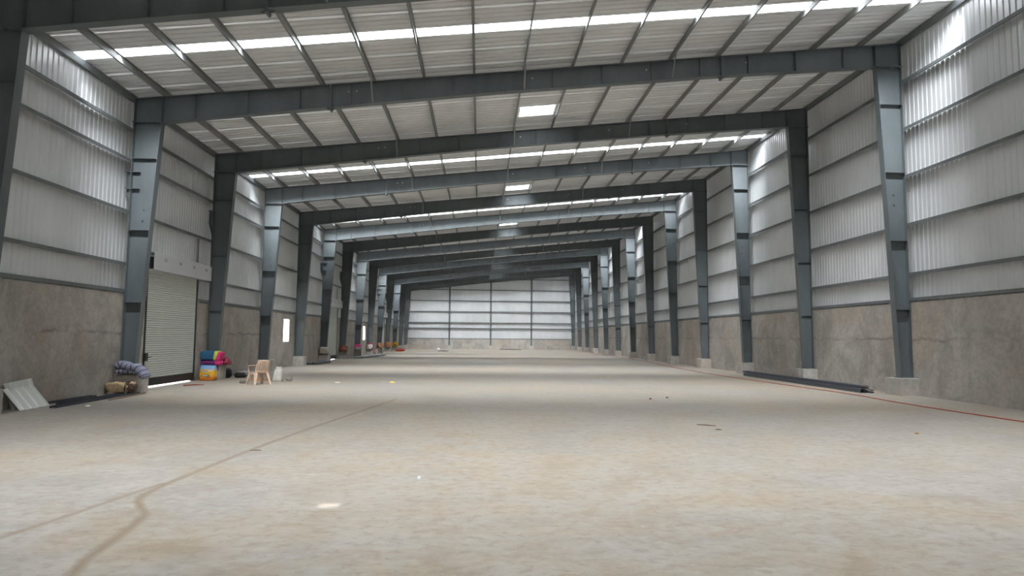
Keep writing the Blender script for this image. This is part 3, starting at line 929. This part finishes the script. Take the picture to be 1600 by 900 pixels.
# black bags
o = link('black_bag', lump_mesh('black_bag', (0.36, 0.42, 0.40), 21, [M_BLACK], None, 0.22, 2.2, 0.25), None, (-9.98, 26.62, 0))
tag(o, 'upright black bag on the floor right of the second pedestal', 'bag')
o = link('black_bag', lump_mesh('black_bag', (0.46, 0.40, 0.22), 22, [M_BLACK], None, 0.22, 2.4, 0.25), None, (-9.50, 26.8, 0))
tag(o, 'low flat black bag on the floor, right of the upright black one', 'bag')
o = link('plastic_wrap', lump_mesh('plastic_wrap', (0.62, 0.45, 0.15), 31, [simple('white_plastic', (0.72, 0.73, 0.76), 0.35)], None, 0.35, 3.0, 0.3), None, (-10.08, 29.2, 0))
tag(o, 'crumpled white plastic wrap on the floor by the left wall', 'plastic wrap')
o = link('concrete_lump', lump_mesh('concrete_lump', (0.20, 0.17, 0.13), 33, [simple('dark_rubble', (0.16, 0.14, 0.12), 0.9)], None, 0.2, 2, 0.2, 14, 8), None, (-8.29, 23.6, 0))
tag(o, 'small grey lump of rubble on the floor left of the chair', 'rubble')

# --- plastic armchair
def make_chair():
    m = simple('beige_pink_plastic', (0.66, 0.47, 0.35), 0.42, 0, 0.05)
    t = thing('plastic_armchair', 'beige moulded plastic armchair standing alone on the floor', 'chair', (-7.58, 23.12, 0), math.radians(46))
    # local: +y is the facing direction
    seat = MB()
    N = 10
    top = []
    for i in range(N + 1):
        for j in range(N + 1):
            u, v = i / N * 2 - 1, j / N * 2 - 1
            x = u * (0.235 + 0.015 * v)
            y = v * 0.23
            z = 0.42 - 0.022 * (1 - u * u) * (1 - v * v) - (0.02 * max(0, v - 0.7) / 0.3)
            top.append((x, y, z))
    nn = (N + 1) ** 2
    v = top + [(x, y, z - 0.018) for x, y, z in top]
    f = []
    idx = lambda i, j: i * (N + 1) + j
    for i in range(N):
        for j in range(N):
            f.append((idx(i, j), idx(i + 1, j), idx(i + 1, j + 1), idx(i, j + 1)))
            f.append((nn + idx(i, j), nn + idx(i, j + 1), nn + idx(i + 1, j + 1), nn + idx(i + 1, j)))
    for i in range(N):
        f += [(idx(i, 0), nn + idx(i, 0), nn + idx(i + 1, 0), idx(i + 1, 0)), (idx(i, N), idx(i + 1, N), nn + idx(i + 1, N), nn + idx(i, N)),
              (idx(0, i), idx(0, i + 1), nn + idx(0, i + 1), nn + idx(0, i)), (idx(N, i), nn + idx(N, i), nn + idx(N, i + 1), idx(N, i + 1))]
    seat.add(v, f)
    link('seat', seat.mesh('seat', m, True), t)
    link('apron', MB().box(-0.235, 0.235, 0.20, 0.215, 0.345, 0.405).box(-0.235, -0.22, -0.2, 0.2, 0.345, 0.405).box(0.22, 0.235, -0.2, 0.2, 0.345, 0.405).mesh('apron', m), t)
    for sx in (-1, 1):
        for sy in (-1, 1):
            a = Vector((sx * 0.225, sy * 0.20, 0.41)); b = Vector((sx * 0.285, sy * 0.285, 0))
            mb = MB()
            rs = []
            for k in range(7):
                u = k / 6
                p = a.lerp(b, u)
                w = 0.075 - 0.040 * u
                rs.append([p + Vector(q) for q in ((sx * 0.02, sy * 0.02, 0), (-sx * w, sy * 0.02, 0), (-sx * w, sy * 0.004, 0), (sx * 0.004, sy * 0.004, 0), (sx * 0.004, -sy * w, 0), (sx * 0.02, -sy * w, 0))])
            mb.rings(rs)
            link('leg', mb.mesh('leg', m), t)
    # backrest: a curved rounded panel with upright slots, top rail
    rows, colsn = 9, 13
    def bp(u, w):
        hw = 0.235 * (1 - 0.22 * max(0, w - 0.55) ** 2 * 4) if w > 0.55 else 0.235
        x = u * hw
        y = -0.235 - 0.13 * w - 0.05 * (1 - u * u) * (0.6 + 0.4 * w) + 0.05
        z = 0.42 + 0.42 * w - 0.06 * u * u * max(0, w - 0.4)
        return Vector((x, y, z))
    def strip(u0, u1, w0, w1, nu, nw):
        mb = MB()
        vv, ff = [], []
        for i in range(nu + 1):
            for j in range(nw + 1):
                p = bp(u0 + (u1 - u0) * i / nu, w0 + (w1 - w0) * j / nw)
                vv += [p, p + Vector((0, -0.012, 0))]
        ix = lambda i, j, s: (i * (nw + 1) + j) * 2 + s
        for i in range(nu):
            for j in range(nw):
                ff += [(ix(i, j, 0), ix(i, j + 1, 0), ix(i + 1, j + 1, 0), ix(i + 1, j, 0)), (ix(i, j, 1), ix(i + 1, j, 1), ix(i + 1, j + 1, 1), ix(i, j + 1, 1))]
        for i in range(nu):
            ff += [(ix(i, 0, 0), ix(i + 1, 0, 0), ix(i + 1, 0, 1), ix(i, 0, 1)), (ix(i, nw, 0), ix(i, nw, 1), ix(i + 1, nw, 1), ix(i + 1, nw, 0))]
        for j in range(nw):
            ff += [(ix(0, j, 0), ix(0, j, 1), ix(0, j + 1, 1), ix(0, j + 1, 0)), (ix(nu, j, 0), ix(nu, j + 1, 0), ix(nu, j + 1, 1), ix(nu, j, 1))]
        return mb.add(vv, ff)
    link('top_rail', strip(-1, 1, 0.78, 1.0, 14, 3).mesh('top_rail', m, True), t)
    link('lower_rail', strip(-1, 1, 0.0, 0.14, 14, 2).mesh('lower_rail', m, True), t)
    for k in range(7):
        u = -0.94 + k * 1.88 / 6
        link('back_slat', strip(u - 0.105, u + 0.105, 0.13, 0.80, 2, 6).mesh('back_slat', m, True), t)
    for s in (-1, 1):
        pts = [bp(s * 0.98, 0.62) + Vector((0, 0.0, 0)), Vector((s * 0.275, -0.12, 0.655)), Vector((s * 0.285, 0.06, 0.65)), Vector((s * 0.28, 0.20, 0.635)), Vector((s * 0.265, 0.235, 0.57)), Vector((s * 0.25, 0.215, 0.40))]
        mb = MB()
        rs = []
        for i, p in enumerate(pts):
            w = [0.02, 0.03, 0.034, 0.032, 0.026, 0.026][i]
            d = (pts[min(i + 1, 5)] - pts[max(i - 1, 0)]).normalized()
            side = Vector((1, 0, 0))
            up = side.cross(d).normalized()
            rs.append([p + side * w + up * 0.009, p - side * w + up * 0.009, p - side * w - up * 0.009, p + side * w - up * 0.009])
        mb.rings(rs)
        link('armrest', mb.mesh('armrest', m), t)
make_chair()

# white sack and rubble next to the chair
t = thing('cement_sack', 'dirty white upright sack on the floor right of the chair', 'sack', (-7.42, 24.75, 0))
MW = simple('dirty_white_sack', (0.50, 0.48, 0.43), 0.8, 0, 0.2, 9)
rs = []
for i in range(11):
    u = i / 10
    sx, sy = 0.18 * (1 - 0.25 * u ** 2), 0.14 * (1 - 0.45 * u ** 2)
    rs.append([(math.copysign(abs(math.cos(a)) ** 0.6, math.cos(a)) * sx * (1 + 0.12 * noise.noise(Vector((math.cos(a) * 2, math.sin(a) * 2, u * 4)))) + 0.03 * u,
                math.copysign(abs(math.sin(a)) ** 0.6, math.sin(a)) * sy * (1 + 0.12 * noise.noise(Vector((math.cos(a) * 2, 5, u * 4)))),
                u * 0.46 + (0.04 * math.sin(3 * a) if i == 10 else 0)) for a in [2 * math.pi * j / 18 for j in range(18)]])
link('sack_body', MB().rings(rs).mesh('sack_body', MW, True), t)
link('sack_mouth', lump_mesh('sack_mouth', (0.24, 0.16, 0.10), 41, [MW], None, 0.3, 3, 0.3, 14, 7), t, (0.03, 0, 0.45))
for (x, y, s, lab) in ((-7.04, 24.85, 0.24, 'grey rubble block on the floor right of the white sack'), (-7.74, 24.80, 0.18, 'dark grey rubble block between the chair and the white sack')):
    o = link('rubble_block', lump_mesh('rubble_block', (s, s * 0.9, s * 0.8), x, [simple('grey_rubble', (0.24, 0.23, 0.21), 0.9)], None, 0.16, 1.6, 0.2, 12, 8), None, (x, y, 0))
    tag(o, lab, 'rubble')
o = link('wooden_board', MB().box(-0.30, 0.30, -0.08, 0.08, 0, 0.10).mesh('wooden_board', simple('orange_brown_wood', (0.36, 0.20, 0.11))), None, (-8.15, 25.0, 0), (0, 0, 0.1))
tag(o, 'short brown wooden board on the floor behind the chair', 'board')

# bundles on the farther left pedestals
heaps = [
    (5, (0.64, 0.46, 0.38), 51, [cloth('cream_cloth', (0.52, 0.48, 0.42))], None, 'cream cloth heap on the pedestal before the second shutter'),
    (6, (0.62, 0.46, 0.42), 52, [cloth('rust_cloth', (0.26, 0.09, 0.06)), cloth('brown_cloth', (0.14, 0.08, 0.06))], lambda u, v: int((u * 3 + v * 4) % 1 < 0.4), 'rust red and brown cloth heap on the pedestal after the second shutter'),
    (7, (0.62, 0.46, 0.40), 53, [cloth('white_cloth', (0.55, 0.53, 0.52)), cloth('magenta_cloth', (0.55, 0.04, 0.20))], lambda u, v: int(u > 0.55), 'magenta over white bedding heap on a left pedestal'),
    (8, (0.62, 0.46, 0.46), 54, [cloth('pale_cloth', (0.56, 0.52, 0.50)), cloth('crimson_cloth', (0.36, 0.03, 0.07))], lambda u, v: int(u > 0.7 or v > 0.85), 'white bedding heap with crimson top on a left pedestal'),
    (9, (0.58, 0.46, 0.44), 55, [cloth('orange_cloth', (0.48, 0.19, 0.09)), cloth('sand_cloth', (0.42, 0.30, 0.20))], lambda u, v: int((u * 2 + v * 3) % 1 < 0.3), 'orange and sand cloth heap on a left pedestal'),
    (10, (0.62, 0.46, 0.46), 56, [cloth('red_orange_cloth', (0.42, 0.11, 0.05)), cloth('ochre_cloth', (0.45, 0.27, 0.08))], lambda u, v: int((u * 3 + v * 3) % 1 < 0.4), 'red orange cloth heap on a distant left pedestal'),
    (11, (0.64, 0.46, 0.50), 57, [cloth('bright_yellow_cloth', (0.70, 0.42, 0.03)), cloth('black_cloth', (0.05, 0.04, 0.04))], lambda u, v: int((u * 3 + v * 4) % 1 < 0.3), 'yellow and black cloth heap on a distant left pedestal'),
]
for k, size, sd, ms, mf, lab in heaps:
    o = link('cloth_heap', lump_mesh('cloth_heap', (size[0], size[1], size[2] * 1.3), sd, ms, mf, 0.24, 2.3, 0.35), None, (XL + 0.35, FY(k) - 0.45, 0.535))
    tag(o, lab, 'cloth heap', 'bedding on the left pedestals')
o = link('cloth_heap', lump_mesh('cloth_heap', (1.0, 0.7, 0.34), 58, [cloth('scarlet_cloth', (0.50, 0.04, 0.03)), cloth('tan_orange_cloth', (0.5, 0.28, 0.12))], lambda u, v: int((u * 3 + v * 4) % 1 < 0.25), 0.24, 2.4, 0.3), None, (-9.0, 75.2, 0))
tag(o, 'scarlet cloth heap on the floor far down the left side', 'cloth heap')
o = link('cloth_heap', lump_mesh('cloth_heap', (0.45, 0.5, 0.55), 59, [cloth('faded_red_cloth', (0.42, 0.14, 0.14)), cloth('white_cloth_b', (0.5, 0.5, 0.5))], lambda u, v: int((u * 3 + v * 5) % 1 < 0.4), 0.24, 2.4, 0.3), None, (-9.75, 62.65, 0))
tag(o, 'faded red and white cloth heap on the floor beside a left pedestal', 'cloth heap')
for i, (x, y, h) in enumerate(((-9.88, 65.2, 0.85), (-9.62, 65.6, 0.55))):
    o = link('tool_handle', MB().tube([(0, 0, 0), (-0.05, 0.1, h * 0.5), (-0.12, 0.2, h)], 0.035, 8).mesh('tool_handle', simple('dark_handle', (0.07, 0.06, 0.055))), None, (x, y, 0))
    tag(o, ['taller dark pole standing by a far left pedestal', 'shorter dark pole standing by a far left pedestal'][i], 'pole')

# dark pipes before the second shutter
for i, (x, y, L, rz) in enumerate(((-9.95, 38.6, 3.2, -0.10), (-9.66, 38.9, 3.0, -0.10), (-10.14, 38.7, 3.6, -0.05))):
    o = link('steel_pipe', MB().tube([(0, 0, 0.07), (0, L, 0.07)], 0.07, 10).mesh('steel_pipe', M_CHAN), None, (x, y, 0), (0, 0, rz))
    tag(o, ['middle of three dark pipes on the floor before the second shutter', 'frontmost of three dark pipes before the second shutter', 'wall-side one of three dark pipes before the second shutter'][i], 'pipe', 'dark pipes on the floor')

# long sheets stacked on the floor
M_STK = sheet_material('blue_grey_stacked_sheet', (0.38, 0.41, 0.43), 0.4, 0.3)
for i in range(4):
    pr = rib_profile(1.0, 0.25, 0.03, 0.07, 0.025)
    n = len(pr)
    mb = MB()
    v = []
    for z in (0.0, -0.006):
        for y in (0, 8.4):
            v += [(t_ - 0.5, y, d + z + 0.006) for t_, d in pr]
    f = [(i_, i_ + 1, n + i_ + 1, n + i_) for i_ in range(n - 1)] + [(2 * n + i_ + 1, 2 * n + i_, 3 * n + i_, 3 * n + i_ + 1) for i_ in range(n - 1)]
    f += [(i_ + 1, i_, 2 * n + i_, 2 * n + i_ + 1) for i_ in range(n - 1)] + [(n + i_, n + i_ + 1, 3 * n + i_ + 1, 3 * n + i_) for i_ in range(n - 1)]
    f += [(0, n, 3 * n, 2 * n), (n - 1, 3 * n - 1, 4 * n - 1, 2 * n - 1)]
    mb.add(v, f)
    o = link('roofing_sheet', mb.mesh('roofing_sheet', M_STK), None, (-9.28 + 0.03 * i, 49.9 + 0.15 * i, 0.0 + 0.034 * i), (0, 0, -0.07))
    tag(o, '%s blue grey ribbed sheet of the flat stack on the left floor' % ['bottom', 'second lowest', 'third lowest', 'top'][i], 'metal sheet', 'stacked roofing sheets')

# --- right side: steel sections and red hose
def box_purlin(L, w, h, t=0.006):
    pr = [(-w / 2, 0), (w / 2, 0), (w / 2, 0.035), (w / 2 - t, 0.035), (w / 2 - t, t), (-w / 2 + t, t), (-w / 2 + t, h - t), (w / 2 - t, h - t), (w / 2 - t, h - 0.035), (w / 2, h - 0.035), (w / 2, h), (-w / 2, h)]
    return MB().prism_y(pr, 0, L).mesh('steel_section', M_CHAN)
for p, q, w, h, lab in (((12.26, 20.50, 0), (12.33, 30.0), 0.18, 0.12, 'front long dark steel section on the floor by the right wall'),
                        ((12.52, 20.52, 0), (12.58, 30.2), 0.20, 0.09, 'rear long dark steel section on the floor nearest the right pedestals'),
                        ((12.47, 20.75, 0.121), (12.50, 30.4), 0.24, 0.09, 'long dark steel section lying on top of the two others at right')):
    d = Vector((q[0] - p[0], q[1] - p[1], 0))
    o = link('steel_section', box_purlin(d.length, w, h), None, p, (0, 0, math.atan2(-d.x, d.y)))
    tag(o, lab, 'steel section', 'steel sections on the right floor')
hp = [(11.55, 9.0), (11.42, 11.5), (11.37, 13.28), (11.30, 15.5), (11.33, 17.44), (11.48, 19.2), (11.51, 21.0), (11.38, 23.0), (11.26, 25.2), (11.10, 28.5), (11.09, 32.0), (11.25, 36), (11.45, 40), (11.9, 45), (12.3, 51), (12.45, 60), (12.4, 70), (12.3, 80), (12.0, 86)]
sm = []
for i in range(len(hp) - 1):
    p0, p1, p2, p3 = [Vector(hp[max(0, min(len(hp) - 1, i + k))]) for k in (-1, 0, 1, 2)]
    for j in range(5):
        u = j / 5
        q = 0.5 * ((2 * p1) + (p2 - p0) * u + (2 * p0 - 5 * p1 + 4 * p2 - p3) * u * u + (3 * p1 - p0 - 3 * p2 + p3) * u ** 3)
        sm.append((q.x, q.y, 0.012))
o = link('red_hose', MB().tube(sm, 0.012, 6).mesh('red_hose', simple('red_rubber', (0.42, 0.055, 0.04), 0.5), True))
tag(o, 'thin red hose running along the floor by the right wall', 'hose')

# --- small litter
def litter(name, x, y, L, rz, w, h, col, lab, cat):
    n = 6
    rs = []
    for i in range(n + 1):
        u = i / n
        e = 0.5 + 0.5 * math.sin(math.pi * min(max(u, 0.08), 0.92))
        b = 0.02 * L * math.sin(u * 5)
        rs.append([(L * (u - 0.5), b - w / 2 * e, 0), (L * (u - 0.5), b + w / 2 * e, 0), (L * (u - 0.5), b + w / 3 * e, h * e), (L * (u - 0.5), b - w / 3 * e, h * e)])
    o = link(name, MB().rings(rs).mesh(name, simple(name + '_paint', col)), None, (x, y, 0), (0, 0, rz))
    tag(o, lab, cat)
litter('twig', 4.43, 12.7, 0.36, -0.5, 0.035, 0.02, (0.12, 0.095, 0.07), 'longer dark twig on the open floor at right', 'twig')
litter('twig', 4.45, 12.1, 0.11, -0.2, 0.035, 0.02, (0.12, 0.095, 0.07), 'short dark twig on the floor in front of the longer one', 'twig')
litter('pebble', 4.75, 18.1, 0.06, 0.3, 0.06, 0.04, (0.16, 0.09, 0.07), 'left of two dark pebbles on the open floor', 'pebble')
litter('pebble', 5.33, 18.5, 0.07, 0.3, 0.06, 0.04, (0.16, 0.09, 0.07), 'right of two dark pebbles on the open floor', 'pebble')
litter('paper_scrap', -0.69, 7.95, 0.07, 1.2, 0.04, 0.03, (0.8, 0.8, 0.76), 'tiny white scrap on the floor in the foreground', 'scrap')
litter('paper_scrap', -9.1, 15.9, 0.10, 0.3, 0.08, 0.03, (0.75, 0.74, 0.7), 'small white scrap on the floor before the dark channels', 'scrap')
litter('wrapper', -3.15, 24.2, 0.18, 0.2, 0.12, 0.05, (0.75, 0.60, 0.10), 'small yellow wrapper on the open floor beyond the chair', 'wrapper')
litter('wrapper', -5.1, 24.1, 0.18, 0.2, 0.12, 0.04, (0.70, 0.62, 0.48), 'small pale wrapper on the floor right of the chair', 'wrapper')
litter('wood_chip', -3.25, 9.9, 0.16, 0.1, 0.035, 0.015, (0.15, 0.12, 0.10), 'dark wood chip beside the dirt trail in the foreground', 'wood chip')
litter('stone', 7.9, 11.6, 0.06, 0.2, 0.05, 0.03, (0.40, 0.22, 0.10), 'small orange brown stone on the floor near the red hose', 'stone')
litter('timber_plank', 4.2, 88.8, 3.0, 0.0, 0.25, 0.12, (0.09, 0.085, 0.08), 'dark plank on the floor below the far gable wall', 'plank')
litter('timber_plank', -4.2, 77.0, 1.2, 0.0, 0.3, 0.12, (0.13, 0.11, 0.09), 'dark plank on the floor short of the far gable wall', 'plank')
litter('paper_scrap', -5.4, 87.0, 0.35, 0.3, 0.3, 0.25, (0.8, 0.8, 0.78), 'white scrap on the floor by the far left wind column', 'scrap')
